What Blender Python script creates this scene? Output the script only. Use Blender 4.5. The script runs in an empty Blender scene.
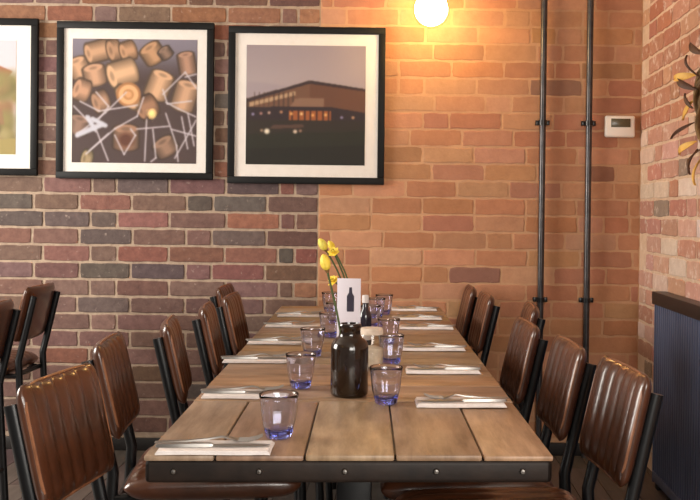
import bpy, bmesh, math, random
import numpy as np
from mathutils import Vector, Matrix

C = bpy.context.scene.collection
R = math.radians

# ------------------------------------------------------------------ camera
cam_d = bpy.data.cameras.new('camera')
cam = bpy.data.objects.new('camera', cam_d)
C.objects.link(cam)
cam_d.sensor_width = 36
cam_d.lens = 900 * 36 / 700
cam_d.shift_x = (350 - 405) / 700
cam_d.shift_y = -(250 - 221.3) / 700
cam_d.clip_start = 0.05
ROLL, PITCH = .012, R(.5)
cam.matrix_world = Matrix.Translation((0, 0, 1.2)) @ Matrix.Rotation(R(90) - PITCH, 4, 'X') @ Matrix.Rotation(ROLL, 4, 'Z')
bpy.context.scene.camera = cam

# ------------------------------------------------------------------ light
sc = bpy.context.scene
sc.view_settings.view_transform = 'Standard'
sc.view_settings.look = 'None'
sc.view_settings.gamma = 1
sc.view_settings.use_curve_mapping = False
sc.view_settings.exposure = 0.27
world = bpy.data.worlds.new('world')
sc.world = world
world.use_nodes = True
bg = world.node_tree.nodes['Background']
bg.inputs[0].default_value = (1.0, .93, .86, 1)
bg.inputs[1].default_value = 0.22


def area(name, loc, target, sx, sy, power, col):
    d = bpy.data.lights.new(name, 'AREA')
    d.shape = 'RECTANGLE'
    d.size, d.size_y, d.energy, d.color = sx, sy, power, col
    o = bpy.data.objects.new(name, d)
    C.objects.link(o)
    o.location = loc
    v = Vector(target) - Vector(loc)
    o.rotation_euler = v.to_track_quat('-Z', 'Y').to_euler()
    return o


# area lights added for assumed daylight from left, rear and right; no windows built
area('assumed_left_daylight', (-3.8, 2.75, 1.75), (1.1, 3.0, .9), 1.8, 1.6, 140, (1.0, .94, .86))
area('assumed_rear_daylight', (1.2, -2.6, 1.9), (0, 3, .8), 2.0, 1.6, 120, (1.0, .95, .87))
area('assumed_right_daylight', (2.2, -.6, 1.7), (-.5, 2.6, .9), 1.4, 1.6, 70, (1.0, .96, .90))


# ------------------------------------------------------------------ helpers
def lin(c):
    def f(x):
        x /= 255.
        return x / 12.92 if x <= .04045 else ((x + .055) / 1.055) ** 2.4
    return tuple(f(x) for x in c)


def rgba(c):
    return (*lin(c), 1)


def material(name, col, rough=.5, metal=0., var=None, nscale=8., stretch=(1, 1, 1), bump=0., bscale=None,
             coat=0., attr=None, spec=.5, speck=None):
    """Principled; colour mottled towards VAR by noise; ATTR takes the colour from a face attribute."""
    m = bpy.data.materials.new(name)
    m.use_nodes = True
    nt = m.node_tree
    b = nt.nodes['Principled BSDF']
    b.inputs['Roughness'].default_value = rough
    b.inputs['Metallic'].default_value = metal
    b.inputs['Coat Weight'].default_value = coat
    b.inputs['Coat Roughness'].default_value = .15
    b.inputs['Specular IOR Level'].default_value = spec
    tc = nt.nodes.new('ShaderNodeTexCoord')
    mp = nt.nodes.new('ShaderNodeMapping')
    mp.inputs['Scale'].default_value = stretch
    nt.links.new(tc.outputs['Object'], mp.inputs[0])
    src = None
    if attr:
        a = nt.nodes.new('ShaderNodeAttribute')
        a.attribute_name = attr
        src = a.outputs['Color']
    if var is not None:
        n = nt.nodes.new('ShaderNodeTexNoise')
        n.inputs['Scale'].default_value = nscale
        n.inputs['Detail'].default_value = 6
        n.inputs['Roughness'].default_value = .65
        nt.links.new(mp.outputs[0], n.inputs['Vector'])
        rp = nt.nodes.new('ShaderNodeMapRange')
        rp.inputs['From Min'].default_value = .35
        rp.inputs['From Max'].default_value = .7
        nt.links.new(n.outputs['Fac'], rp.inputs['Value'])
        mx = nt.nodes.new('ShaderNodeMix')
        mx.data_type = 'RGBA'
        if attr:
            mx.blend_type = 'MULTIPLY'
            nt.links.new(src, mx.inputs['A'])
        else:
            mx.inputs['A'].default_value = rgba(col)
        mx.inputs['B'].default_value = (*var, 1) if attr else rgba(var)
        nt.links.new(rp.outputs[0], mx.inputs['Factor'])
        src = mx.outputs['Result']
    if speck is not None:
        n2 = nt.nodes.new('ShaderNodeTexNoise')
        n2.inputs['Scale'].default_value = speck[1]
        n2.inputs['Detail'].default_value = 5
        n2.inputs['Roughness'].default_value = .7
        nt.links.new(mp.outputs[0], n2.inputs['Vector'])
        r2 = nt.nodes.new('ShaderNodeMapRange')
        r2.inputs['From Min'].default_value = speck[2]
        r2.inputs['From Max'].default_value = speck[2] + .12
        r2.inputs['To Max'].default_value = speck[3]
        nt.links.new(n2.outputs['Fac'], r2.inputs['Value'])
        m2 = nt.nodes.new('ShaderNodeMix')
        m2.data_type = 'RGBA'
        nt.links.new(src, m2.inputs['A'])
        m2.inputs['B'].default_value = rgba(speck[0])
        nt.links.new(r2.outputs[0], m2.inputs['Factor'])
        src = m2.outputs['Result']
    if src:
        nt.links.new(src, b.inputs['Base Color'])
    else:
        b.inputs['Base Color'].default_value = rgba(col)
    if bump:
        n3 = nt.nodes.new('ShaderNodeTexNoise')
        n3.inputs['Scale'].default_value = bscale or nscale * 3
        n3.inputs['Detail'].default_value = 5
        nt.links.new(mp.outputs[0], n3.inputs['Vector'])
        bp = nt.nodes.new('ShaderNodeBump')
        bp.inputs['Strength'].default_value = bump
        bp.inputs['Distance'].default_value = .004
        nt.links.new(n3.outputs['Fac'], bp.inputs['Height'])
        nt.links.new(bp.outputs[0], b.inputs['Normal'])
    return m


def clear_pane(name, tint=(1, 1, 1), ior=1.45):
    """Thin clear glass: see-through with a Fresnel reflection."""
    m = bpy.data.materials.new(name)
    m.use_nodes = True
    nt = m.node_tree
    for n in list(nt.nodes):
        nt.nodes.remove(n)
    out = nt.nodes.new('ShaderNodeOutputMaterial')
    mx = nt.nodes.new('ShaderNodeMixShader')
    tr = nt.nodes.new('ShaderNodeBsdfTransparent')
    tr.inputs[0].default_value = (*tint, 1)
    gl = nt.nodes.new('ShaderNodeBsdfGlossy')
    gl.inputs['Roughness'].default_value = .04
    fr = nt.nodes.new('ShaderNodeFresnel')
    fr.inputs[0].default_value = ior
    ge = nt.nodes.new('ShaderNodeNewGeometry')
    fm = nt.nodes.new('ShaderNodeMath')
    fm.operation = 'MULTIPLY_ADD'            # reflect off the outer faces only
    fm.inputs[1].default_value = -1
    nt.links.new(ge.outputs['Backfacing'], fm.inputs[0])
    fm.inputs[2].default_value = 1
    f2 = nt.nodes.new('ShaderNodeMath')
    f2.operation = 'MULTIPLY'
    nt.links.new(fr.outputs[0], f2.inputs[0])
    nt.links.new(fm.outputs[0], f2.inputs[1])
    nt.links.new(f2.outputs[0], mx.inputs[0])
    nt.links.new(tr.outputs[0], mx.inputs[1])
    nt.links.new(gl.outputs[0], mx.inputs[2])
    nt.links.new(mx.outputs[0], out.inputs[0])
    return m


def tinted_glass(name, col, absorb, density, rough=0.0):
    m = bpy.data.materials.new(name)
    m.use_nodes = True
    nt = m.node_tree
    for n in list(nt.nodes):
        nt.nodes.remove(n)
    out = nt.nodes.new('ShaderNodeOutputMaterial')
    g = nt.nodes.new('ShaderNodeBsdfGlass')
    g.inputs['Color'].default_value = (*col, 1)
    g.inputs['Roughness'].default_value = rough
    g.inputs['IOR'].default_value = 1.45
    nt.links.new(g.outputs[0], out.inputs['Surface'])
    if density:
        v = nt.nodes.new('ShaderNodeVolumeAbsorption')
        v.inputs['Color'].default_value = (*absorb, 1)
        v.inputs['Density'].default_value = density
        nt.links.new(v.outputs[0], out.inputs['Volume'])
    return m


def emitter(name, col, strength):
    m = bpy.data.materials.new(name)
    m.use_nodes = True
    b = m.node_tree.nodes['Principled BSDF']
    b.inputs['Base Color'].default_value = (.8, .8, .8, 1)
    b.inputs['Emission Color'].default_value = (*col, 1)
    b.inputs['Emission Strength'].default_value = strength
    return m


class MB:
    """Collects shapes, then links them as one mesh object."""

    def __init__(self):
        self.v, self.f, self.c, self.s = [], [], [], []

    def add(self, vs, fs, col=None, smooth=False):
        o = len(self.v)
        self.v += [tuple(p) for p in vs]
        for f in fs:
            self.f.append(tuple(i + o for i in f))
            self.c.append(col)
            self.s.append(smooth)
        return self

    def box(self, x0, x1, y0, y1, z0, z1, bev=0., col=None, M=None, seg=2):
        bm = bmesh.new()
        bmesh.ops.create_cube(bm, size=1)
        for v in bm.verts:
            v.co = Vector(((x0 + x1) / 2 + v.co.x * (x1 - x0), (y0 + y1) / 2 + v.co.y * (y1 - y0),
                           (z0 + z1) / 2 + v.co.z * (z1 - z0)))
        if bev:
            bmesh.ops.bevel(bm, geom=bm.edges[:], offset=bev, segments=seg, profile=.5, affect='EDGES')
        if M is not None:
            bmesh.ops.transform(bm, matrix=M, verts=bm.verts[:])
        bm.verts.index_update()
        self.add([v.co[:] for v in bm.verts], [[v.index for v in f.verts] for f in bm.faces], col, bool(bev))
        bm.free()
        return self

    def tube(self, pts, r, n=10, rb=None, up=(0, 1, 0), closed=False, caps=True, col=None):
        """Sweep an ellipse (r sideways, rb along UP) down a polyline; r may be a list."""
        P = [Vector(p) for p in pts]
        k = len(P)
        rs = r if isinstance(r, (list, tuple)) else [r] * k
        vs, fs = [], []
        for i in range(k):
            if closed:
                t = P[(i + 1) % k] - P[i - 1]
            else:
                t = P[min(i + 1, k - 1)] - P[max(i - 1, 0)]
            t.normalize()
            u = Vector(up)
            if abs(t.dot(u)) > .96:
                u = Vector((1, 0, 0)) if abs(t.x) < .9 else Vector((0, 0, 1))
            a = t.cross(u).normalized()
            b = a.cross(t).normalized()
            q = 1 if rb is None else rb / (r if not isinstance(r, (list, tuple)) else r[0])
            for j in range(n):
                w = 2 * math.pi * (j + .5) / n
                vs.append(P[i] + a * math.cos(w) * rs[i] + b * math.sin(w) * rs[i] * q)
        for i in range(k if closed else k - 1):
            for j in range(n):
                i2 = (i + 1) % k
                fs.append((i * n + j, i * n + (j + 1) % n, i2 * n + (j + 1) % n, i2 * n + j))
        if caps and not closed:
            fs.append(tuple(range(n - 1, -1, -1)))
            fs.append(tuple((k - 1) * n + j for j in range(n)))
        return self.add(vs, fs, col, True)

    def lathe(self, prof, n=32, c=(0, 0, 0), shape=None, col=None, close=False):
        """Turn (r, z) points about the vertical; SHAPE(angle, z, r) scales the radius."""
        vs, fs = [], []
        k = len(prof)
        for (r, z) in prof:
            for j in range(n):
                w = 2 * math.pi * j / n
                q = r * (shape(w, z, r) if shape else 1)
                vs.append((c[0] + q * math.cos(w), c[1] + q * math.sin(w), c[2] + z))
        for i in range(k if close else k - 1):
            i2 = (i + 1) % k
            for j in range(n):
                fs.append((i * n + j, i * n + (j + 1) % n, i2 * n + (j + 1) % n, i2 * n + j))
        return self.add(vs, fs, col, True)

    def build(self, name, mat, parent=None, loc=None, rz=0, weld=0., attr=None, sharp=True):
        me = bpy.data.meshes.new(name)
        bm = bmesh.new()
        bv = [bm.verts.new(p) for p in self.v]
        lay = bm.faces.layers.int.new('ci')
        pal = []
        for f, c, s in zip(self.f, self.c, self.s):
            try:
                q = bm.faces.new([bv[i] for i in f])
            except ValueError:
                continue
            q.smooth = s
            if attr:
                pal.append(c)
                q[lay] = len(pal) - 1
        if weld:
            bmesh.ops.remove_doubles(bm, verts=bm.verts[:], dist=weld)
        bmesh.ops.recalc_face_normals(bm, faces=bm.faces[:])
        bm.to_mesh(me)
        bm.free()
        if attr:
            ci = np.zeros(len(me.polygons), dtype=np.int32)
            me.attributes['ci'].data.foreach_get('value', ci)
            cols = np.array([(*(c or (1, 1, 1)), 1) for c in pal], dtype=np.float32)[ci]
            at = me.attributes.new(attr, 'FLOAT_COLOR', 'FACE')
            at.data.foreach_set('color', cols.ravel())
        me.attributes.remove(me.attributes['ci'])
        if sharp and any(self.s):
            me.set_sharp_from_angle(angle=R(42))
        me.materials.append(mat)
        o = bpy.data.objects.new(name, me)
        C.objects.link(o)
        if parent:
            o.parent = parent
        if loc is not None:
            o.location = loc
        o.rotation_euler.z = rz
        return o


def thing(name, label, cat, loc=(0, 0, 0), rz=0., group=None):
    o = bpy.data.objects.new(name, None)
    o.empty_display_size = .05
    C.objects.link(o)
    o.location = loc
    o.rotation_euler.z = rz
    return tag(o, label, cat, group)


def tag(o, label, cat, group=None):
    o['label'], o['category'] = label, cat
    if group:
        o['group'] = group
    return o


def structure(o):
    o['kind'] = 'structure'
    return o


def copy_tree(o, parent=None):
    c = o.copy()
    C.objects.link(c)
    if parent:
        c.parent = parent
    for ch in [x for x in C.objects if x.parent == o]:
        copy_tree(ch, c)
    return c


# ------------------------------------------------------------------ materials
M = {}
M['brick'] = material('fired_brick', (120, 90, 82), .85, attr='col', var=(.62, .58, .6), nscale=26, bump=.5, bscale=90,
                      speck=((196, 176, 162), 34, .62, .5))
M['softbrick'] = material('rubbed_brick', (180, 125, 95), .8, attr='col', var=(.84, .80, .78), nscale=14, bump=.35, bscale=70,
                          speck=((206, 172, 140), 40, .66, .4))
M['limebrick'] = material('limewashed_brick', (180, 130, 110), .85, attr='col', var=(.82, .78, .76), nscale=18, bump=.5, bscale=70,
                          speck=((222, 205, 190), 20, .55, .6))
M['leather'] = material('brown_leather', (86, 48, 29), .28, var=(54, 30, 18), nscale=9, bump=.12, bscale=160, coat=.5)
M['piping'] = material('pale_leather_edge', (150, 100, 70), .4, var=(112, 70, 45), nscale=20)  # piping paler than the pad leather
M['blacksteel'] = material('black_steel', (11, 12, 14), .3, var=(18, 19, 22), nscale=30)
M['pipe'] = material('black_iron_pipe', (58, 57, 60), .3, metal=.55, var=(84, 80, 80), nscale=20)
M['frame'] = material('black_frame', (9, 8, 8), .55, var=(14, 13, 13), nscale=30, spec=.25)
M['mat'] = material('white_mat_board', (236, 229, 222), .8, var=(230, 222, 214), nscale=40)
M['print'] = material('photo_print', (128, 128, 128), .6, attr='col', spec=.3)
M['pane'] = clear_pane('picture_glass')
M['globe'] = clear_pane('lamp_glass', (1, .98, .95))
M['bulb'] = emitter('glowing_bulb', (1.0, .64, .21), 42)
M['cord'] = material('black_flex', (14, 13, 13), .6)
M['brass'] = material('aged_brass', (120, 92, 50), .35, metal=1, var=(90, 68, 38), nscale=40)
M['plastic'] = material('white_plastic', (236, 226, 214), .4)
M['lcd'] = material('grey_display', (92, 84, 62), .25, var=(84, 76, 56), nscale=60)
M['navy'] = material('navy_paint', (80, 90, 116), .45, var=(70, 78, 102), nscale=7, stretch=(1, 6, .5))
M['rail'] = material('black_painted_rail', (24, 22, 24), .4, var=(32, 29, 29), nscale=12)
M['floor'] = material('floor_boards', (84, 74, 68), .5, attr='col', var=(.6, .58, .56), nscale=5, stretch=(5, .6, 1), bump=.2, bscale=40)
M['skirting'] = material('dark_skirting', (30, 25, 23), .5)
M['woodlong'] = material('worn_oak_lengthwise', (150, 112, 80), .45, attr='col', var=(.48, .44, .40), nscale=5, stretch=(6, 1, 1), bump=.3, bscale=14, speck=((70, 50, 38), 9, .66, .5))
M['woodcross'] = material('worn_oak_crosswise', (150, 112, 80), .45, attr='col', var=(.48, .44, .40), nscale=5, stretch=(1, 6, 1), bump=.3, bscale=14, speck=((70, 50, 38), 9, .68, .5))
M['band'] = material('dark_wood_edge', (42, 31, 25), .55, var=(24, 18, 16), nscale=14, bump=.2, spec=.3)
M['bolt'] = material('steel_bolt', (150, 145, 140), .3, metal=1)
M['napkin'] = material('white_napkin', (236, 228, 224), .85, var=(222, 212, 208), nscale=60, bump=.15, bscale=300)
M['cutlery'] = material('stainless_steel', (160, 156, 152), .42, metal=1)
M['tumbler'] = tinted_glass('blue_glass', (.97, .97, 1.0), (.12, .28, 1.0), 27)
M['jarglass'] = clear_pane('jar_glass', (.95, .95, .93), 1.6)
M['brownglass'] = material('brown_bottle_glass', (34, 20, 9), .1, var=(24, 14, 7), nscale=5, coat=.4, spec=.5)
M['salt'] = material('pale_sugar', (222, 206, 190), .9, var=(196, 178, 160), nscale=60, bump=.4)
M['jarlid'] = material('steel_jar_lid', (190, 180, 170), .35, metal=1)
M['petal'] = material('yellow_petal', (240, 202, 46), .6, var=(246, 222, 96), nscale=20)
M['palebud'] = material('pale_green_petal', (222, 218, 110), .6, var=(236, 212, 80), nscale=20)
M['budgreen'] = material('bud_green', (170, 176, 74), .6, var=(146, 150, 60), nscale=20)
M['stem'] = material('green_stem', (74, 88, 40), .6, var=(58, 70, 34), nscale=20)
M['spathe'] = material('dry_spathe', (128, 96, 48), .7, var=(100, 74, 38), nscale=30)
M['card'] = material('white_card', (226, 220, 230), .7)
M['ink'] = material('dark_print', (50, 44, 62), .7)
M['darkbottle'] = material('dark_sauce_bottle', (30, 26, 38), .12, coat=.4)
M['whitelabel'] = material('pale_paper', (214, 206, 204), .7)
M['dryleaf'] = material('dried_dark_leaf', (66, 38, 24), .6, var=(100, 62, 36), nscale=20)
M['gold'] = material('dried_golden_leaf', (206, 150, 60), .6, var=(232, 190, 100), nscale=16)
M['straw'] = material('straw_twig', (128, 98, 58), .7, var=(90, 66, 38), nscale=20)
M['plaster'] = material('ceiling_plaster', (214, 206, 196), .9)

# ------------------------------------------------------------------ brick walls
rnd = random.Random(7)
WALL_Y, WALL_X, H = 4.5, 1.175, .0855
Z0 = 1.195 - 13 * H               # a bed joint


def brick(mb, P, u0, u1, v0, v1, depth, col, inset=.004, rough=.0017):
    """One brick with worn edges, DEPTH proud of the mortar; P maps (u, v, out) into the room."""
    j = lambda s: rnd.uniform(-s, s)
    nu, nv = max(2, int((u1 - u0) / .034)), 3
    pts = []
    for k in range(nu):
        pts.append((u0 + (u1 - u0) * k / nu, v0))
    for k in range(nv):
        pts.append((u1, v0 + (v1 - v0) * k / nv))
    for k in range(nu):
        pts.append((u1 - (u1 - u0) * k / nu, v1))
    for k in range(nv):
        pts.append((u0, v1 - (v1 - v0) * k / nv))
    cu, cv = (u0 + u1) / 2, (v0 + v1) / 2
    ring = []
    for i, (a, b) in enumerate(pts):
        corner = i in (0, nu, nu + nv, 2 * nu + nv)
        k = .002 if corner else 0
        ring.append((a + j(rough) + (k if a < cu else -k), b + j(rough) + (k if b < cv else -k)))
    n = len(ring)
    tilt = j(.0014)
    d = depth + j(.0012)

    def shrink(q):
        return [(a + (q if a < cu - .3 * (u1 - u0) else -q if a > cu + .3 * (u1 - u0) else 0), b + (q if b < cv - .2 * (v1 - v0) else -q if b > cv + .2 * (v1 - v0) else 0)) for a, b in ring]
    vv = [P(a, b, -.004) for a, b in ring] + [P(a, b, d * .6) for a, b in ring] + [P(a, b, d + tilt * (a - cu) / (u1 - u0)) for a, b in shrink(inset)]
    ff = []
    for k in (0, n):
        for i in range(n):
            ff.append((k + i, k + (i + 1) % n, k + n + (i + 1) % n, k + n + i))
    ff.append(tuple(range(2 * n, 3 * n)))
    mb.add(vv, ff, col)


def vary(c, s=10):
    k = rnd.uniform(-s, s)
    return lin([max(5, min(250, x + k + rnd.uniform(-4, 4))) for x in c])


PX = lambda p: (p - 405.0) / 200.0
# joints of the old wall's two alternating courses, read in metres along the wall
A_J = [PX(p) for p in (-260, -208, -182, -130, -78, -52, -4, 44, 91, 117, 170, 225, 279, 295, 319)]
B_J = [PX(p) for p in (-285, -233, -181, -155, -103, -77, -25, 33, 79, 132, 186, 212, 266, 319)]
PURPLE, SLATE, RED, BROWN, RUST = (122, 92, 84), (98, 86, 82), (134, 90, 78), (116, 86, 74), (140, 94, 70)
MORTAR = (180, 158, 136)
special = {(13, 131): RED, (12, 5): SLATE, (15, 104): RED, (14, 161): SLATE, (10, 240): RED, (9, 240): RED, (11, 240): SLATE,
           (12, 143): RED, (12, 197): PURPLE, (13, 260): SLATE, (10, 45): SLATE, (9, 105): SLATE, (15, 248): RUST, (13, 55): PURPLE,
           (11, 20): RED, (14, 290): RED, (10, 80): RED, (10, 300): RED}


def P_back(u, v, w):
    return (u, WALL_Y - w, v)


def P_right(u, v, w):
    return (WALL_X - w, u, v)


wall = MB()
wall.box(-3.4, -.433, WALL_Y, WALL_Y + .2, 0, 2.95, col=lin(MORTAR))
for row in range(-1, 34):
    v0 = Z0 + row * H
    if v0 < 0 or v0 + H > 2.95:
        continue
    odd = (row - 13) % 2 == 0          # course under z = 1.195 is a stretcher course
    js = list(B_J if odd else A_J)
    js = [js[0]] + [x + rnd.uniform(-.006, .006) for x in js[1:-1]] + [-.433]
    for a, b in zip(js, js[1:]):
        key = None
        for (rr, px), c in special.items():
            if rr == row and PX(px) > a and PX(px) < b:
                key = c
        if key is None:
            key = rnd.choices([PURPLE, SLATE, RED, BROWN, RUST], [12, 1.8, 1.2, 4, .4 if row < 22 else 5])[0]
            if row > 22:
                key = rnd.choice([BROWN, RUST, RUST, PURPLE])
        if not odd and b > -.5 and rnd.random() < .3:
            key = (168, 118, 94)
        brick(wall, P_back, a + .0062, b - .0062, v0 + .0062, v0 + H - .0062, .0042, vary(key), .003)
structure(wall.build('wall_back_left', M['brick'], attr='col'))

wall = MB()
RMORT = (200, 155, 118)
wall.box(-.433, 1.5, WALL_Y, WALL_Y + .2, 0, 2.95, col=lin(RMORT))
SOFT = [(192, 137, 101), (186, 131, 97), (194, 142, 107), (180, 124, 92), (190, 141, 108), (174, 121, 92)]
for row in range(-1, 34):
    v0 = Z0 + row * H
    if v0 < 0 or v0 + H > 2.95:
        continue
    u = -.433 - rnd.choice([0, .09, .13, .2])
    while u < WALL_X:
        w = rnd.choice([.262, .262, .262, .255, .13])
        a, b = max(u, -.433), min(u + w, WALL_X)
        if b - a > .03:
            c = rnd.choice(SOFT)
            if rnd.random() < .025:
                c = (150, 106, 84)
            brick(wall, P_back, a + .005, b - .005, v0 + .005, v0 + H - .005, .0018, vary(c, 6), .004, .003)
        u += w
structure(wall.build('wall_back', M['softbrick'], attr='col'))

wall = MB()
wall.box(WALL_X, WALL_X + .2, .4, WALL_Y, 0, 2.95, col=lin((210, 182, 156)))
LIME = [(192, 146, 126), (182, 130, 110), (200, 158, 140), (174, 126, 108), (210, 186, 170), (146, 126, 110), (212, 190, 176), (196, 150, 130)]
for row in range(-1, 34):
    v0 = Z0 + row * H
    if v0 < 0 or v0 + H > 2.95:
        continue
    u = WALL_Y - rnd.choice([0, .13])
    first = True
    while u > .45:
        w = rnd.choice([.25, .25, .13, .25]) if not first else rnd.choice([.13, .25])
        first = False
        c = rnd.choice(LIME) if row < 18 else rnd.choice([(180, 130, 106), (172, 118, 94), (188, 142, 116), (164, 116, 94)])  # upper courses: less limewash, with dim orange lamplight painted into the brick tones
        brick(wall, P_right, u - w + .0062, min(u, WALL_Y) - .0062, v0 + .0062, v0 + H - .0062, .004, vary(c, 8), .003, .003)
        u -= w
structure(wall.build('wall_right', M['limebrick'], attr='col'))

fl = MB()
fl.box(-3.4, 1.5, -1, WALL_Y + .2, -.06, -.004, col=lin((30, 27, 25)))
x = -3.4
while x < 1.4:
    y = -1 + rnd.uniform(0, .9)
    seg = [-1]
    while y < WALL_Y:
        seg.append(y)
        y += rnd.uniform(1.3, 2.2)
    seg.append(WALL_Y)
    for a, b in zip(seg, seg[1:]):
        fl.box(x + .002, min(x + .13, WALL_X) - .002 if x + .13 > WALL_X else x + .128, a + .002, b - .002, -.02, 0, col=vary((98, 88, 82), 9))
    x += .13
    if x > WALL_X - .02:
        break
structure(fl.build('floor', M['floor'], attr='col'))
cl = MB()
cl.box(-4.4, 2.8, -3.2, WALL_Y + .2, 2.95, 3.05)
structure(cl.build('ceiling', M['plaster']))
bb = MB()
bb.box(-3.4, WALL_X - .008, WALL_Y - .018, WALL_Y + .002, 0, .062, .003)
structure(bb.build('baseboard_back', M['skirting']))


# ------------------------------------------------------------------ framed photographs
N = 150


def canvas(top, bottom):
    y = np.linspace(0, 1, N)[:, None, None]
    return np.ones((N, N, 3)) * (np.array(top) * (1 - y) + np.array(bottom) * y)


GY, GX = np.meshgrid((np.arange(N) + .5) / N, (np.arange(N) + .5) / N, indexing='ij')   # y runs down


def blend(img, mask, col):
    mask = np.clip(mask, 0, 1)[..., None]
    img[:] = img * (1 - mask) + np.array(col, dtype=float) * mask


def poly_mask(pts):
    inside = np.zeros((N, N), bool)
    k = len(pts)
    for i in range(k):
        (x0, y0), (x1, y1) = pts[i], pts[(i + 1) % k]
        if y0 == y1:
            continue
        cond = ((y0 > GY) != (y1 > GY)) & (GX < (x1 - x0) * (GY - y0) / (y1 - y0) + x0)
        inside ^= cond
    return inside.astype(float)


def soften(img, n=1):
    for _ in range(n):
        p = np.pad(img, ((1, 1), (1, 1), (0, 0)), mode='edge')
        img = (p[:-2, 1:-1] + p[2:, 1:-1] + p[1:-1, :-2] + p[1:-1, 2:] + 2 * p[1:-1, 1:-1]) / 6
    return img


def seg_dist(x0, y0, x1, y1):
    dx, dy = x1 - x0, y1 - y0
    t = np.clip(((GX - x0) * dx + (GY - y0) * dy) / (dx * dx + dy * dy + 1e-9), 0, 1)
    return np.hypot(GX - x0 - t * dx, GY - y0 - t * dy), t


def dot(img, x, y, r, col, soft=.4):
    d = np.hypot(GX - x, GY - y)
    blend(img, (r * (1 + soft) - d) / (r * soft * 2 + 1e-6), col)


def corks_picture():
    img = canvas((132, 124, 136), (56, 46, 50))
    blend(img, (GY - .12) * 5, (78, 62, 60))
    q = lambda x, y: ((x - 45) / 392, (y - 48) / 389)
    corks = [((95, 95), (150, 80), 32, (176, 128, 88)), ((165, 85), (185, 80), 34, (150, 104, 68)), ((205, 90), (235, 80), 30, (168, 116, 74)),
             ((285, 75), (310, 110), 34, (166, 116, 72)), ((330, 80), (345, 100), 20, (92, 66, 52)), ((400, 95), (410, 150), 26, (150, 104, 80)),
             ((55, 120), (75, 160), 32, (186, 136, 96)), ((110, 140), (120, 185), 34, (178, 128, 92)), ((170, 165), (235, 145), 40, (206, 158, 112)),
             ((60, 205), (90, 215), 34, (170, 118, 84)), ((120, 250), (150, 240), 34, (140, 96, 66)), ((330, 160), (305, 225), 36, (202, 152, 108)),
             ((410, 190), (390, 260), 36, (186, 138, 100)), ((260, 270), (300, 250), 34, (120, 72, 44)), ((215, 330), (215, 385), 40, (128, 84, 58)),
             ((330, 370), (350, 400), 36, (108, 74, 54)), ((70, 300), (60, 340), 32, (96, 66, 54)), ((215, 235), (225, 225), 46, (204, 152, 104)),
             ((85, 425), (100, 428), 30, (130, 112, 70))]
    for (a, b, r, col) in corks:
        (x0, y0), (x1, y1) = q(*a), q(*b)
        r /= 390
        L_ = math.hypot(x1 - x0, y1 - y0) + 1e-6
        dx, dy = (x1 - x0) / L_, (y1 - y0) / L_
        al = (GX - x0) * dx + (GY - y0) * dy
        pe = -(GX - x0) * dy + (GY - y0) * dx
        col = np.array(col) * .62 + np.array((190, 164, 146)) * .44

        def shape(k):
            body = np.maximum(np.abs(pe) - r * k, np.maximum(-al, al - L_))
            e0 = (np.hypot(al / .4, pe) - r * k)
            e1 = (np.hypot((al - L_) / .4, pe) - r * k)
            return np.minimum(body, np.minimum(e0, e1))
        blend(img, (.012 - shape(1.06)) / .014, col * .42)
        for k in range(5):
            blend(img, (.002 - shape(1 - k * .17)) / .012, col * (.66 + .09 * k))
        blend(img, (r * .92 - np.hypot(al / .38, pe)) / .012, col * 1.02)
        blend(img, (r * .5 - np.hypot(al / .38, pe)) / .012 * .5, col * .8)
    x, y = q(222, 222)
    d = np.hypot(GX - x, GY - y)
    for rr, c in ((.105, (170, 118, 76)), (.085, (222, 172, 124)), (.05, (188, 134, 88)), (.032, (214, 160, 112))):
        blend(img, (rr - d) / .012, c)
    x, y = q(215, 365)
    dot(img, x, y, .06, (96, 58, 44))
    wires = [((50, 260), (120, 330), (160, 430)), ((60, 350), (150, 280), (215, 215)), ((90, 410), (180, 330), (250, 290), (270, 230)),
             ((180, 350), (210, 410), (245, 350), (230, 330)), ((280, 300), (275, 430)), ((300, 330), (310, 420), (295, 432)), ((340, 280), (375, 380), (380, 430)),
             ((330, 220), (400, 150), (436, 200)), ((340, 245), (380, 265), (436, 290)), ((390, 290), (410, 390)), ((410, 280), (430, 380)),
             ((60, 345), (140, 310)), ((90, 290), (120, 340)), ((120, 215), (160, 260), (130, 300)), ((250, 330), (350, 320)), ((360, 330), (436, 350)),
             ((70, 245), (130, 275), (250, 255)), ((160, 345), (100, 400)), ((330, 205), (345, 250), (420, 240)), ((436, 300), (370, 420)), ((400, 165), (436, 155))]
    for w in wires:
        for a, b in zip(w, w[1:]):
            d, _ = seg_dist(*q(*a), *q(*b))
            blend(img, (.011 - d) / .010 * .85, (206, 196, 202))
    for (a, b) in (((62, 352), (140, 318)), ((95, 295), (115, 330)), ((110, 300), (150, 320))):
        d, _ = seg_dist(*q(*a), *q(*b))
        blend(img, (.026 - d) / .016, (196, 194, 204))
    return soften(img, 1)


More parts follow.
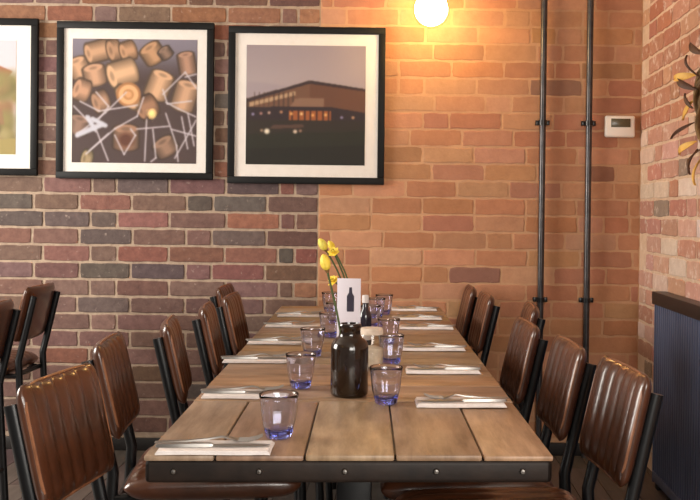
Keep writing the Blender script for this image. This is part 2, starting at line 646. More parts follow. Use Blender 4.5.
def hall_picture():
    img = canvas((168, 152, 156), (214, 196, 190))
    q = lambda x, y: ((x - 93) / 295, (y - 115) / 295)
    blend(img, poly_mask([q(90, 222), q(388, 232), q(388, 420), q(90, 420)]), (84, 62, 52))
    blend(img, poly_mask([q(93, 205), q(200, 215), q(100, 246), q(93, 248)]), (176, 160, 164))
    blend(img, poly_mask([q(100, 252), q(250, 206), q(388, 226), q(388, 290), q(100, 290)]), (122, 86, 66))
    blend(img, poly_mask([q(250, 206), q(388, 226), q(388, 300), q(290, 300), q(250, 240)]), (112, 74, 56))
    blend(img, poly_mask([q(100, 258), q(215, 228), q(215, 238), q(100, 268)]), (196, 160, 124))
    for k in range(9):
        x = 112 + k * 12
        blend(img, poly_mask([q(x, 232), q(x + 3, 232), q(x + 3, 270), q(x, 270)]) * .7, (74, 54, 48))
    blend(img, poly_mask([q(93, 250), q(250, 201), q(388, 221), q(388, 227), q(250, 209), q(93, 257)]), (62, 46, 46))
    blend(img, poly_mask([q(215, 246), q(285, 244), q(285, 268), q(200, 270)]), (146, 110, 88))
    blend(img, poly_mask([q(93, 268), q(300, 266), q(388, 280), q(388, 300), q(93, 300)]), (56, 42, 44))
    blend(img, poly_mask([q(200, 276), q(304, 276), q(304, 300), q(200, 300)]), (170, 96, 52))
    for k in range(7):
        x = 206 + k * 15
        blend(img, poly_mask([q(x, 274), q(x + 4, 274), q(x + 4, 302), q(x, 302)]), (70, 40, 34))
    for x, y, c in ((205, 284, (255, 190, 110)), (230, 284, (255, 214, 150)), (258, 287, (250, 180, 100)), (290, 286, (250, 196, 120)), (130, 284, (190, 140, 130)),
                    (150, 282, (220, 180, 160)), (110, 286, (160, 150, 190)), (330, 292, (150, 140, 180)), (358, 292, (210, 160, 120)), (180, 280, (210, 150, 110))):
        dot(img, *q(x, y), .012, c)
    blend(img, poly_mask([q(93, 300), q(388, 300), q(388, 412), q(93, 412)]), (54, 44, 36))
    blend(img, poly_mask([q(93, 335), q(388, 325), q(388, 412), q(93, 412)]), (44, 42, 30))
    blend(img, poly_mask([q(93, 372), q(388, 360), q(388, 412), q(93, 412)]), (38, 34, 26))
    for x, y, r, c in ((145, 328, .022, (255, 240, 214)), (215, 328, .016, (240, 214, 190)), (132, 326, .012, (180, 150, 120)), (228, 326, .012, (170, 130, 110))):
        dot(img, *q(x, y), r, c)
    blend(img, poly_mask([q(160, 312), q(235, 310), q(238, 318), q(150, 322)]), (92, 66, 56))
    return soften(img, 2) * .93


def garden_picture():
    img = canvas((224, 214, 222), (226, 214, 214))
    rr = random.Random(3)
    blend(img, poly_mask([(0, .1), (.55, .1), (.97, .27), (.9, .36), (0, .36)]), (170, 104, 74))
    for k in range(90):
        x, y = rr.random(), rr.uniform(.34, .95)
        c = rr.choice([(150, 136, 84), (128, 116, 70), (170, 154, 104), (112, 96, 60), (160, 120, 84)])
        dot(img, x, y, rr.uniform(.04, .1), c, .6)
    blend(img, poly_mask([(0, .6), (.88, .6), (.9, .74), (0, .76)]) * .6, (156, 108, 82))
    blend(img, poly_mask([(0, .9), (1, .86), (1, 1), (0, 1)]), (168, 150, 92))
    return soften(img, 2) * .9


def framed_photo(label, x0, z0, size, img, print_rect):
    t = thing('framed_photograph', label, 'picture', (x0 + size / 2, WALL_Y - .008, z0 + size / 2), group=None)
    s, w = size / 2, .034
    f = MB()
    for (a, b, c, d) in ((-s, s, s - w, s), (-s, s, -s, -s + w), (-s, -s + w, -s + w, s - w), (s - w, s, -s + w, s - w)):
        f.box(a, b, -.024, 0, c, d, .003)
    f.build('frame', M['frame'], t)
    MB().box(-s + w - .003, s - w + .003, -.012, -.002, -s + w - .003, s - w + .003).build('mat_board', M['mat'], t)
    l, r, b_, t_ = print_rect
    p = MB()
    lum = np.clip(img, 0, 255)
    L = np.where(lum / 255 <= .04045, lum / 255 / 12.92, ((lum / 255 + .055) / 1.055) ** 2.4)
    xs, zs = np.linspace(l, r, N + 1), np.linspace(t_, b_, N + 1)
    vs = [(xs[j], -.0135, zs[i]) for i in range(N + 1) for j in range(N + 1)]
    p.v = vs
    for i in range(N):
        for j in range(N):
            k = i * (N + 1) + j
            p.f.append((k, k + N + 1, k + N + 2, k + 1))
            p.c.append(tuple(L[i, j]))
            p.s.append(False)
    p.build('photo_print', M['print'], t, attr='col', sharp=False)
    MB().box(-s + w - .002, s - w + .002, -.0185, -.0170, -s + w - .002, s - w + .002).build('glass_pane', M['pane'], t)
    return t


SZ = .779
framed_photo('black framed photograph of trees and sky, cut off by the left edge', -1.832 - SZ, 1.366, SZ, garden_picture(), (-.28, .28, -.285, .28))
framed_photo('black framed photograph of piled wine corks and twisted wires', -1.738, 1.355, SZ, corks_picture(), (-.313, .306, -.31, .305))
framed_photo('black framed photograph of a gabled building lit at dusk', -.886, 1.341, SZ, hall_picture(), (-.300, .292, -.295, .298))


# ------------------------------------------------------------------ lamps, pipes, thermostat, radiator
def pendant(label, loc, r2=.079):
    t = thing('pendant_lamp', label, 'lamp', loc)
    r = .088
    pr = [(max(.0005, r * math.sin(a)), -r * math.cos(a)) for a in np.linspace(0.02, math.pi - .28, 26)]
    MB().lathe(pr, 36).build('glass_globe', M['globe'], t)
    pr = [(max(.0005, r2 * math.sin(a)), r2 * .03 - r2 * math.cos(a) * 1.0) for a in np.linspace(0.02, math.pi - .02, 22)]
    MB().lathe(pr, 28).build('glowing_bulb', M['bulb'], t)
    MB().lathe([(.001, .155), (.018, .154), (.024, .14), (.024, .1), (.03, .092), (.03, .084), (.001, .084)], 20).build('lamp_holder', M['brass'], t)
    MB().tube([(0, 0, .15), (0, 0, .45), (0, 0, 2.95 - loc[2] - .02)], .004, 8).build('cord', M['cord'], t)
    MB().lathe([(.001, 2.95 - loc[2] - .03), (.045, 2.95 - loc[2] - .028), (.05, 2.95 - loc[2] - .002), (.001, 2.95 - loc[2] - .002)], 24).build('ceiling_rose', M['brass'], t)
    return t


pendant('glowing glass globe lamp hanging in front of the orange brick wall', (.112, 4.27, 2.166))
t = pendant('second glass globe lamp, seen only as a reflection in the cork photograph', (-2.5, .08, 2.15), .04)


def wall_pipe(x, label):
    t = thing('wall_pipe', label, 'pipe', (x, WALL_Y - .035, 0))
    MB().tube([(0, 0, 0), (0, 0, 1.2), (0, 0, 2.95)], .0155, 14).build('pipe', M['pipe'], t)
    for z in (.78, 1.658, 2.55):
        c = MB()
        c.lathe([(.0157, -.012), (.021, -.012), (.021, .012), (.0157, .012)], 18, (0, 0, z), close=True)
        c.box(-.036, -.018, .004, .022, z - .012, z + .012, .003)
        c.box(.018, .036, .004, .022, z - .012, z + .012, .003)
        c.tube([(0, .018, z), (0, .034, z)], .007, 8)
        c.build('pipe_clip', M['blacksteel'], t)


wall_pipe(.677, 'black iron pipe down the brick wall, the one farther from the thermostat')
wall_pipe(.906, 'black iron pipe down the brick wall right beside the thermostat')

t = thing('thermostat', 'white wall thermostat with a small grey display beside the pipe', 'thermostat', (1.063, WALL_Y - .004, 1.645))
MB().box(-.075, .075, -.026, .002, -.054, .054, .011, seg=4).build('housing', M['plastic'], t)
d = MB().box(-.046, .050, -.0285, -.024, -.004, .038, .001).build('display', M['lcd'], t)
MB().box(.058, .066, -.0275, -.024, .02, .028, .001).build('button', M['plastic'], t)

t = thing('radiator_cover', 'dark navy slatted radiator cover with a black top against the right wall', 'radiator cover', (WALL_X, 4.0, 0))
XF = -.062
s = MB()
s.box(XF + .012, -.01, -2.2, -.012, .06, .815)
y = -.02
while y > -2.2:
    s.box(XF + .002, XF + .016, y - .022, y, .065, .812, .004)
    y -= .030
s.build('slatted_panel', M['navy'], t)
MB().box(XF - .012, -.009, -2.22, 0, .812, .868, .004).build('top_rail', M['rail'], t)
MB().box(XF, -.01, -.014, 0, .02, .815, .003).build('end_stile', M['navy'], t)
MB().box(XF - .002, -.01, -2.2, -.012, .03, .072, .003).build('bottom_rail', M['navy'], t)
for yy in (-.05, -1.1, -2.15):
    MB().box(XF + .005, -.015, yy - .02, yy + .02, 0, .04, .003).build('foot', M['rail'], t)

# dried wreath on the right wall (mostly beyond the frame's edge)
t = thing('dried_wreath', 'dried wreath of dark and golden leaves hanging on the right brick wall', 'wreath', (WALL_X - .012, 3.365, 1.63))
rw = random.Random(5)
ring = MB()
for k in range(7):
    ph = rw.uniform(0, 6.28)
    ring.tube([(-.02 - .012 * math.sin(5 * a + ph), (.175 + .014 * math.cos(4 * a + ph)) * math.cos(a), (.175 + .014 * math.cos(4 * a + ph)) * math.sin(a))
               for a in np.linspace(0, 2 * math.pi, 49)[:-1]], .006, 6, up=(1, 0, 0), closed=True)
ring.build('twig_ring', M['straw'], t)


def leaf(mb, p, d, ln, wd, lift):
    p, d = Vector(p), Vector(d).normalized()
    side = d.cross(Vector((1, 0, 0))).normalized()
    vs, fs, n = [], [], 9
    for i in range(n + 1):
        s_ = i / n
        w = wd * math.sin(math.pi * min(1, s_ * .93 + .05)) ** .8
        c = p + d * ln * s_ + Vector((-lift * math.sin(s_ * 2.2), 0, 0))
        vs += [c + side * w + Vector((-.006 * 1, 0, 0)), c, c - side * w + Vector((-.006, 0, 0))]
    m = len(vs)
    vs += [v + Vector((.0025, 0, 0)) for v in vs]
    for i in range(n):
        for q in (0, 1):
            a = i * 3 + q
            fs.append((a, a + 1, a + 4, a + 3))
            fs.append((m + a, m + a + 3, m + a + 4, m + a + 1))
        fs += [(i * 3, i * 3 + 3, m + i * 3 + 3, m + i * 3), (i * 3 + 2, m + i * 3 + 2, m + i * 3 + 5, i * 3 + 5)]
    mb.add(vs, fs, None, True)


for mat_, cnt, nm in ((M['dryleaf'], 15, 'dark_leaves'), (M['gold'], 9, 'golden_leaves')):
    mb = MB()
    for k in range(cnt):
        a = 2 * math.pi * (k + rw.uniform(-.3, .3)) / cnt
        out = a + rw.uniform(-1.0, 1.0)
        rad = rw.uniform(.16, .21)
        leaf(mb, (-.03, rad * math.cos(a), rad * math.sin(a)), (rw.uniform(-.25, .05), math.cos(out), math.sin(out)), rw.uniform(.08, .14), rw.uniform(.008, .016), rw.uniform(.01, .05))
    mb.build(nm, mat_, t)
tw = MB()
for k in range(22):
    a = R(rw.uniform(120, 300) - 20)
    p = Vector((-.025, .17 * math.cos(a) * .9, .17 * math.sin(a)))
    e = p + Vector((rw.uniform(-.03, 0), rw.uniform(-.02, .12), -rw.uniform(.06, .14)))
    tw.tube([p, (p + e) / 2 + Vector((-.02, .01, 0)), e], [.004, .0035, .002], 6)
tw.build('loose_twigs', M['straw'], t)

# ------------------------------------------------------------------ the table
TX, TY, TA = -.0965, 1.682, math.atan(.0416)
tab = thing('dining_table', 'long rustic dining table of worn planks with a bolted dark edge', 'table', (TX, TY, 0), TA)
LEN, HW, TZ = 2.63, .363, .75
OAK = [(168, 142, 120), (158, 132, 110), (176, 148, 122), (166, 138, 112), (176, 144, 114)]
bw = .018
xs = [-HW - bw, -.25, -.085, .083, .247, HW + bw]
top = MB()
for k, (a, b) in enumerate(zip(xs, xs[1:])):
    top.box(a + .0018, b - .0018, -bw, .462, TZ - .011, TZ + rnd.uniform(-.0008, .0008), .0035, col=vary(OAK[k % 5], 5))
top.box(-HW + .01, HW - .01, .01, .455, TZ - .04, TZ - .006, col=lin((34, 24, 18)))
top.build('lengthwise_planks', M['woodlong'], tab, attr='col')
top = MB()
ys = [.465, .515, .66, .797, .995, 1.23, 1.445, 1.66, 1.88, 2.10, 2.33, 2.55, LEN + bw]
for k, (a, b) in enumerate(zip(ys, ys[1:])):
    top.box(-HW - bw, HW + bw, a + .0015, b - .0015, TZ - .011, TZ + rnd.uniform(-.0008, .0008), .0035, col=vary([(164, 134, 106), (170, 142, 116), (172, 132, 98)][k % 3], 7))
top.box(-HW + .01, HW - .01, .468, LEN - .01, TZ - .04, TZ - .006, col=lin((34, 24, 18)))
top.build('crosswise_planks', M['woodcross'], tab, attr='col')
band = MB()
bw = .0155
for (a, b, c, d) in ((-HW - bw, HW + bw, -bw, .003), (-HW - bw, HW + bw, LEN - .003, LEN + bw), (-HW - bw, -HW + .002, -bw, LEN + bw), (HW - .002, HW + bw, -bw, LEN + bw)):
    band.box(a, b, c, d, TZ - .053, TZ - .0095, .009, seg=3)
band.build('edge_band', M['band'], tab)
for k, x in enumerate((-.325, -.168, -.01, .16, .322)):
    MB().lathe([(.0005, 0), (.004, .0005), (.006, .003), (.006, .006)], 12).build('bolt', M['bolt'], tab, (x, -bw - .0048, TZ - .030)).rotation_euler = (-R(90), 0, 0)
for yy in (.62, 1.85):
    col_ = MB()
    col_.box(-.045, .045, yy - .03, yy + .03, .05, TZ - .06, .006)
    col_.box(-.30, .30, yy - .03, yy + .03, TZ - .095, TZ - .055, .004)
    col_.box(-.13, .13, yy - .035, yy + .035, 0, .05, .008)
    col_.build('trestle_leg', M['blacksteel'], tab)
MB().box(-.022, .022,  .65, 1.82, .2, .26, .004).build('stretcher', M['blacksteel'], tab)


def on_table(x, y):
    c, s_ = math.cos(TA), math.sin(TA)
    return (TX + c * x - s_ * y, TY + s_ * x + c * y)


# ------------------------------------------------------------------ chairs
def pillow(W, Hh, T, ribs, mapping, rib_h=.006, curv=0., nu=61, nv=25, corner=.22, ribspan=.8):
    mb = MB()
    sgn = lambda q: -1 if q < 0 else 1
    S = [sgn(q) * (1 - (1 - abs(q)) ** 1.7) for q in np.linspace(-1, 1, nu)]
    V = [sgn(q) * (1 - (1 - abs(q)) ** 1.7) for q in np.linspace(-1, 1, nv)]
    for side in (1, -1):
        vs, fs = [], []
        for v in V:
            e = max(0., abs(v) - (1 - corner)) / corner
            sc_ = 1 - .14 * (1 - math.sqrt(max(0., 1 - e * e)))
            for u in S:
                t = math.sqrt(max(0., 1 - abs(u) ** 7)) * math.sqrt(max(0., 1 - abs(v) ** 7))
                c = side * T / 2 * t
                if side > 0 and abs(u) < ribspan:
                    ph = (u / ribspan + 1) / 2 * ribs
                    c += rib_h * t * (abs(math.sin(math.pi * ph)) ** .6 - .5) * min(1, (1 - abs(v)) * 8)
                c += curv * u * u
                vs.append(mapping(u * W / 2 * sc_, v * Hh / 2, c))
        for i in range(nv - 1):
            for j in range(nu - 1):
                k = i * nu + j
                fs.append((k, k + 1, k + nu + 1, k + nu))
        mb.add(vs, fs, None, True)
    return mb


PADW, PADH, PADT, TILT = .31, .25, .044, R(13)
PB = Vector((-.232, 0, .73))


def on_back(a, b, c):
    up, fw = Vector((-math.sin(TILT), 0, math.cos(TILT))), Vector((math.cos(TILT), 0, math.sin(TILT)))
    return tuple(PB + up * b + fw * c + Vector((0, a, 0)))


def make_chair():
    t = thing('dining_chair', 'x', 'chair')
    bk = pillow(PADW, PADH, PADT, 5, on_back, .009, .014).build('backrest', M['leather'], t, weld=.0002, sharp=False)
    pts = []
    for k in range(48):
        a = 2 * math.pi * k / 48
        ca, sa = math.cos(a), math.sin(a)
        e = .34
        u, v = math.copysign(abs(ca) ** e, ca), math.copysign(abs(sa) ** e, sa)
        pts.append(on_back(u * PADW / 2 * .985, v * PADH / 2 * .985, PADT * .16 + .014 * u * u))
    MB().tube(pts, .0035, 6, closed=True, up=(1, 0, .2)).build('piping', M['piping'], bk)
    st = pillow(.37, .45, .085, 6, lambda a, b, c: (b + .05, a, .492 + c), .006, 0, corner=.3).build('seat', M['leather'], t, weld=.0002, sharp=False)
    for s in (-1, 1):
        y = s * (PADW / 2 - .022)
        top_ = Vector(on_back(y, PADH / 2 - .035, -PADT / 2 + .002))
        low = Vector(on_back(y, -PADH / 2 - .08, -PADT / 2 + .002))
        MB().tube([top_, (top_ + low) / 2, low, (low.x - .005, y, .42), (-.235, y, .0)], .0155, 12, rb=.011, up=(0, 1, 0)).build('leg', M['blacksteel'], t)
        MB().tube([(.165, y, .465), (.17, y, .3), (.185, y, 0)], .014, 12, rb=.011).build('leg', M['blacksteel'], t)
    fr = MB()
    for s in (-1, 1):
        y = s * (PADW / 2 - .022)
        fr.tube([(-.2, y, .460), (.17, y, .460)], .011, 8)
    fr.tube([(.165, -.14, .460), (.165, .14, .460)], .011, 8)
    fr.tube([(-.19, -.14, .460), (-.19, .14, .460)], .011, 8)
    fr.build('seat_frame', M['blacksteel'], t)
    for x_ in (-.225, .176):
        MB().tube([(x_, -.13, .2), (x_, .13, .2)], .008, 8).build('stretcher', M['blacksteel'], t)
    return t


chair0 = make_chair()
BACKX = .258
G = 'ribbed leather chairs along the table'
spots = [  # pad top centre x, y, facing angle, label
    (-.742, 1.90, -7, 'ribbed brown leather chair nearest the camera on the left, angled outward', G),
    (-.810, 2.43, 7, 'brown leather chair second from the camera on the table\'s left side', G),
    (-.756, 2.86, 10, 'brown leather chair third from the camera on the table\'s left side', G),
    (-.742, 3.33, 7, 'brown leather chair fourth from the camera on the table\'s left side', G),
    (-.735, 3.76, 1, 'brown leather chair fifth from the camera on the table\'s left side', G),
    (-.850, 4.20, 0, 'last brown leather chair on the left side, beside the brick wall', G),
    (.526, 2.09, 186, 'ribbed brown leather chair nearest the camera on the right, facing the table', G),
    (.470, 2.48, 183, 'brown leather chair second from the camera on the table\'s right side', G),
    (.412, 2.925, 184, 'brown leather chair third from the camera on the table\'s right side', G),
    (.505, 3.485, 178, 'chair pulled out from the table\'s right side, half hidden by the pipe', G),
    (.372, 3.935, 183, 'brown leather chair second from the wall, pushed to the right side', G),
    (.330, 4.31, 181, 'last brown leather chair on the right side, beside the orange wall', G),
    (-1.65, 4.11, 180, 'dark brown chair at the next table on the left, nearest the brick wall', 'chairs at the next table'),
    (-1.50, 3.32, 180, 'chair at the next table, cut off by the left edge', 'chairs at the next table'),
]
for k, (x, y, a, lab, g) in enumerate(spots):
    o = chair0 if k == 0 else copy_tree(chair0)
    o.location = (x + BACKX * math.cos(R(a)), y + BACKX * math.sin(R(a)), 0)
    o.rotation_euler.z = R(a)
    tag(o, lab, 'chair', g)


# ------------------------------------------------------------------ place settings
def make_napkin():
    mb = MB()
    n, m = 22, 8
    L_, W_ = .21, .082
    for lay in range(3):
        vs, fs = [], []
        ox, oy = lay * .002, -lay * .003
        for zz in (0, 1):
            for i in range(n + 1):
                for j in range(m + 1):
                    u, v = i / n, j / m
                    wav = .0022 * math.sin(u * 9 + lay) * (u > .7) * (u - .7) * 3 + .0008 * math.sin(v * 7 + u * 5)
                    vs.append((-L_ / 2 + u * (L_ - .004 * lay) + ox, -W_ / 2 + v * (W_ - .002 * lay) + oy * .3, .0010 + lay * .0027 + zz * .0026 + max(0, wav)))
        st = (n + 1) * (m + 1)
        for i in range(n):
            for j in range(m):
                k = i * (m + 1) + j
                fs.append((k, k + 1, k + m + 2, k + m + 1))
                fs.append((st + k, st + k + m + 1, st + k + m + 2, st + k + 1))
        for i in range(n):
            for j in (0, m):
                k = i * (m + 1) + j
                fs.append((k, k + m + 1, st + k + m + 1, st + k))
        for j in range(m):
            for i in (0, n):
                k = i * (m + 1) + j
                fs.append((k, st + k, st + k + 1, k + 1))
        mb.add(vs, fs, None, True)
    return mb.build('napkin', M['napkin'], weld=.00001)


def sweep_plate(mb, prof):
    """Flat metal shape: stations (x, half width, z, thickness)."""
    vs, fs = [], []
    for (x, w, z, th) in prof:
        vs += [(x, -w, z), (x, w, z), (x, w * .8, z + th), (x, -w * .8, z + th)]
    k = len(prof)
    for i in range(k - 1):
        for j in range(4):
            fs.append((i * 4 + j, i * 4 + (j + 1) % 4, i * 4 + 4 + (j + 1) % 4, i * 4 + 4 + j))
    fs += [(3, 2, 1, 0), tuple(4 * (k - 1) + j for j in range(4))]
    mb.add(vs, fs, None, True)


def make_knife():
    t = thing('table_knife', 'x', 'knife')
    mb = MB()
    sweep_plate(mb, [(-.105, .004, 0, .004), (-.1, .0075, 0, .006), (-.05, .0075, 0, .0065), (-.005, .006, 0, .006), (.0, .005, .001, .004)])
    mb.build('handle', M['cutlery'], t)
    mb = MB()
    sweep_plate(mb, [(0, .005, .0015, .002), (.02, .009, .0015, .0018), (.07, .0095, .0015, .0015), (.095, .007, .0015, .0012), (.106, .001, .0015, .001)])
    mb.build('blade', M['cutlery'], t)
    return t


def make_fork():
    t = thing('table_fork', 'x', 'fork')
    mb = MB()
    sweep_plate(mb, [(-.1, .006, 0, .002), (-.09, .0095, 0, .0025), (-.04, .006, .001, .003), (.0, .0035, .004, .003), (.025, .0035, .008, .003), (.038, .009, .006, .0025), (.05, .0125, .003, .002), (.058, .0125, .002, .002)])
    mb.build('handle', M['cutlery'], t)
    mb = MB()
    for k in range(4):
        y = (k - 1.5) * .0072
        mb.tube([(.056, y, .003), (.075, y, .003), (.09, y, .006), (.102, y * .95, .011)], [.0019, .0018, .0016, .0008], 6)
    mb.build('tines', M['cutlery'], t)
    return t


nap0, kn0, fk0 = make_napkin(), make_knife(), make_fork()


def make_tumbler():
    Hh, n = .0875, 54

    def prof_o(z):
        s_ = z / Hh
        return .0248 + .0150 * s_ + .0022 * math.sin(math.pi * min(1, s_ * 1.15)) ** 2

    def facet(w, z, r):
        s_ = z / Hh
        if s_ > .76:
            k = max(0, 1 - (s_ - .76) / .06)
        else:
            k = min(1, s_ / .08)
        p = (w * 9 / (2 * math.pi)) % 1.0
        return 1 - k * .05 * (1 - abs(p - .5) * 2) ** 1 + k * .015
    zs = [0, .003, .008, .015, .025, .035, .045, .053, .059, .064, .068, .073, .080, .0862]
    outer = [(.0005, .0), (.0215, 0)] + [(prof_o(z), z) for z in zs[1:]] + [(prof_o(Hh) - .0007, Hh)]
    inner = [(prof_o(z) - .0022 - .012 * max(0, .05 - z) * 2, z) for z in (.0865, .080, .073, .066, .058, .05, .04, .03, .022, .018)] + [(.018, .0145), (.0005, .014)]
    mb = MB()
    mb.lathe(outer + inner, n, shape=lambda w, z, r: facet(w, z, r) if r > .0225 else 1)
    return mb.build('tumbler', M['tumbler'], weld=.0003, sharp=False)


gl0 = make_tumbler()
ORD = ['nearest the camera', 'second from the camera', 'third from the camera', 'fourth from the camera', 'fifth from the camera', 'nearest the wall']
LEFT = [(-.350, 1.69), (-.378, 2.19), (-.432, 2.70), (-.425, 3.08), (-.435, 3.53), (-.440, 3.89)]
RIGHT = [(.135, 2.12), (.112, 2.555), (.097, 2.975), (.088, 3.52), (.055, 3.83), (.047, 4.18)]
GLL = [(-.247, 1.790), (-.262, 2.30), (-.284, 2.81), (-.268, 3.25), (-.275, 3.62), (-.335, 4.08)]
GLR = [(-.040, 2.12), (-.037, 2.68), (-.052, 3.09), (-.130, 3.52), (-.118, 3.83), (-.088, 4.00)]
first = True
for side, spots_, gls, nm in ((0, LEFT, GLL, 'left'), (1, RIGHT, GLR, 'right')):
    for k, (x, y) in enumerate(spots_):
        jit = rnd.uniform(-1.5, 1.5)
        a = TA + R(jit) + (math.pi if side else 0)
        place = ORD[k] + ' on the table\'s ' + nm
        if first:
            na, kn, fk, g_ = nap0, kn0, fk0, gl0
        else:
            na, kn, fk, g_ = nap0.copy(), copy_tree(kn0), copy_tree(fk0), gl0.copy()
            C.objects.link(na)
            C.objects.link(g_)
        first = False
        na.location = (x, y, TZ + .0008)
        na.rotation_euler.z = a
        tag(na, 'folded white napkin under cutlery, ' + place, 'napkin', 'folded napkins on the table')
        ca, sa = math.cos(a), math.sin(a)
        off = lambda dx, dy: (x + ca * dx - sa * dy, y + sa * dx + ca * dy, TZ + .0108)
        kn.location = off(-.004, -.012 if not side else .012)
        kn.rotation_euler.z = a + R(2)
        tag(kn, 'steel knife lying on the folded napkin ' + place, 'knife', 'knives on the napkins')
        fk.location = off(-.018, .022 if not side else -.022)
        fk.rotation_euler.z = a + R(rnd.uniform(2, 9))
        tag(fk, 'steel fork lying on the folded napkin ' + place, 'fork', 'forks on the napkins')
        g_.location = (gls[k][0], gls[k][1], TZ + .0012)
        g_.rotation_euler.z = rnd.uniform(0, 6)
        tag(g_, 'blue tinted faceted glass tumbler, ' + place, 'glass', 'tumblers on the table')

# ------------------------------------------------------------------ table centre: bottle of daffodils, menu, jar
bx, by = -.1325, 2.215
t = thing('apothecary_bottle', 'brown glass apothecary bottle holding yellow daffodils on the table', 'bottle', (bx, by, TZ + .001))
body = [(.0005, 0), (.041, 0), (.0455, .004), (.0465, .01), (.0465, .116), (.045, .126), (.040, .135), (.032, .141), (.0275, .146), (.0265, .152), (.0265, .164), (.028, .166),
        (.0285, .174), (.027, .177), (.0225, .177), (.0215, .173), (.0215, .155), (.03, .135), (.0415, .118), (.042, .012), (.0005, .008)]
MB().lathe(body, 40).build('body', M['brownglass'], t)


def daffodil(label, base, tip, bow, kind, k_=1.0):
    """A cut stem from the bottle with a bud or an opening flower."""
    t = thing('daffodil', label, 'flower', base)
    b, e = Vector((0, 0, 0)), Vector(tip) - Vector(base)
    pts = []
    for i in range(9):
        s_ = i / 8
        pts.append(b.lerp(e, s_) + Vector(bow) * math.sin(math.pi * s_))
    MB().tube(pts, .0029, 8).build('stem', M['stem'], t)
    d = (pts[-1] - pts[-2]).normalized()
    if kind == 'open':
        d = (d + Vector((.1, -.9, .1))).normalized()
    rot = d.to_track_quat('Z', 'Y').to_matrix()
    mb = MB()
    ln, rad = (.042, .0125) if kind == 'bud' else (.030, .012)
    pr = [(.0005, 0), (rad * .55, ln * .06), (rad * .9, ln * .25), (rad, ln * .5), (rad * .8, ln * .75), (rad * .4, ln * .93), (.0005, ln)]
    if kind == 'open':
        pr = [(.0005, 0), (.006, .002), (.008, .01), (.011, .018), (.0125, .022), (.0105, .021), (.007, .012), (.0005, .006)]
    mb.lathe(pr, 18, shape=lambda w, z, r: 1 + .12 * math.cos(3 * w) if kind == 'bud' else 1 + .06 * math.cos(9 * w))
    if kind == 'open':
        for k in range(6):
            a = k * math.pi / 3
            vs, fs = [], []
            for i in range(6):
                s_ = i / 5
                w = .010 * math.sin(math.pi * min(1, .12 + s_ * .86))
                r_ = .004 + .021 * s_
                for q in (-1, 0, 1):
                    vs.append((r_ * math.cos(a) - q * w * math.sin(a), r_ * math.sin(a) + q * w * math.cos(a), .004 + .006 * s_ - .002 * abs(q) + (.0004 * (k % 2))))
            for i in range(5):
                for q in (0, 1):
                    fs.append((i * 3 + q, i * 3 + q + 1, i * 3 + q + 4, i * 3 + q + 3))
            mb.add(vs, fs, None, True)
    mb.v = [tuple(pts[-1] + rot @ (Vector(p) * k_)) for p in mb.v]
    mb.build('flower_head' if kind == 'open' else 'bud', M['palebud'] if 'pale' in label else M['petal'], t, sharp=False)
    sp = MB()
    sp.lathe([(.0005, -.006), (.004, -.005), (.0068, .004), (.0075, .012), (.006, .016)], 12)
    sp.v = [tuple(pts[-1] + rot @ (Vector(p) * k_)) for p in sp.v]
    sp.build('spathe', M['spathe'] if kind == 'bud' else M['budgreen'], t)
    return t


nz = TZ + .16
daffodil('yellow daffodil bud on a dark stem, leaning left out of the brown bottle', (bx - .004, by - .008, TZ + .03), (-.189, 2.20, 1.058), (.006, 0, 0), 'bud')
VX, VY = -.186, 3.02
t = thing('bud_vase', 'clear glass bud vase of daffodils hidden behind the white menu card', 'vase', (VX, VY, TZ + .001))
MB().lathe([(.0005, 0), (.026, 0), (.028, .004), (.028, .1), (.02, .125), (.016, .14), (.018, .16), (.016, .16), (.0142, .14), (.018, .124), (.0262, .098), (.0262, .006), (.0005, .005)], 28).build('body', M['jarglass'], t)
daffodil('pale greenish yellow daffodil bud, topmost and farthest left above the menu card', (VX - .006, VY, TZ + .02), (-.262, 3.0, 1.074), (.028, 0, .014), 'bud', 1.1)
daffodil('small yellow daffodil bud tucked just behind the open flower', (VX + .006, VY + .008, TZ + .02), (-.240, 3.05, 1.072), (.030, 0, .012), 'bud', .9)
daffodil('open yellow daffodil facing the camera, right of the two upper buds', (VX + .002, VY - .008, TZ + .02), (-.234, 2.98, 1.066), (.024, 0, .010), 'open', .85)
daffodil('low yellow daffodil drooping left beside the white menu card', (VX - .003, VY + .006, TZ + .02), (-.238, 3.06, .965), (.012, 0, .045), 'open', .9)

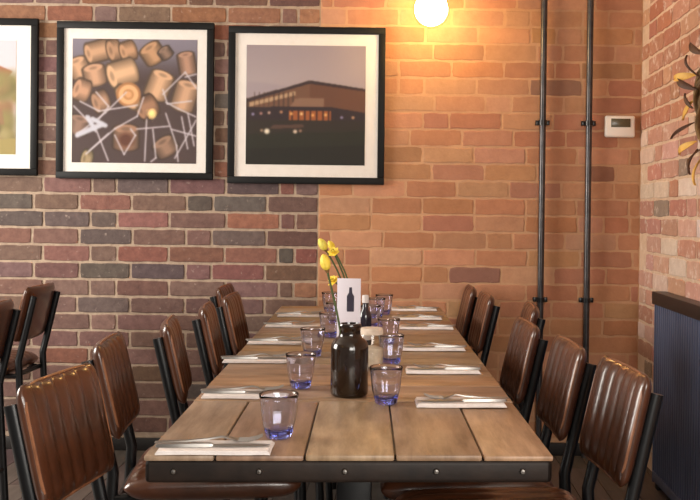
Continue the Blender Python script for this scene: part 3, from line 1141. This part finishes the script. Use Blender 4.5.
# menu card
t = thing('menu_card', 'narrow white menu card with a dark bottle picture, standing behind the bottle', 'menu', (-.168, 2.74, TZ + .001), R(-3))
MB().box(-.036, .036, -.0015, .0015, .006, .249, .0005).build('card', M['card'], t)
MB().box(-.03, .03, -.014, .014, 0, .016, .002).build('card_stand', M['band'], t)
pic = MB()
pic.add([(.004 + dx, -.0022, z) for dx, z in ((-.009, .148), (.011, .148), (.012, .152), (.012, .195), (.006, .206), (.005, .222), (-.003, .222), (-.004, .206), (-.010, .195), (-.010, .152))], [tuple(range(10))])
pic.add([(p[0], -.0016, p[2]) for p in pic.v[:10]], [tuple(range(9, -1, -1))])
pic.add(pic.v[:20], [(i, (i + 1) % 10, 10 + (i + 1) % 10, 10 + i) for i in range(10)])
pic.build('bottle_picture', M['ink'], t)

# glass jar and small dark bottle behind the flowers
t = thing('glass_jar', 'clear glass jar of pale sugar right behind the brown bottle', 'jar', (-.0935, 2.60, TZ + .001))
MB().lathe([(.0005, 0), (.033, 0), (.036, .004), (.0365, .012), (.0365, .085), (.034, .095), (.033, .106), (.031, .106), (.032, .094), (.0343, .084), (.0343, .01), (.0005, .006)], 32).build('glass_body', M['jarglass'], t)
MB().lathe([(.0005, .0075), (.0335, .0085), (.0335, .058), (.02, .064), (.0005, .066)], 28).build('sugar', M['salt'], t)
MB().lathe([(.0005, .118), (.031, .117), (.0345, .113), (.0345, .1), (.0335, .099), (.0005, .1)], 28).build('lid', M['salt'], t)
t = thing('sauce_bottle', 'small dark sauce bottle standing right of the white menu card', 'bottle', (-.128, 2.98, TZ + .001))
MB().lathe([(.0005, 0), (.019, 0), (.021, .003), (.021, .105), (.019, .118), (.011, .13), (.0095, .15), (.0095, .158), (.0005, .158)], 24).build('body', M['darkbottle'], t)
MB().lathe([(.0005, .178), (.010, .177), (.0112, .174), (.0112, .152), (.0098, .151)], 20).build('cap', M['whitelabel'], t)
MB().lathe([(.0213, .03), (.0215, .03), (.0215, .07), (.0213, .07)], 24, close=True).build('paper_label', M['whitelabel'], t)
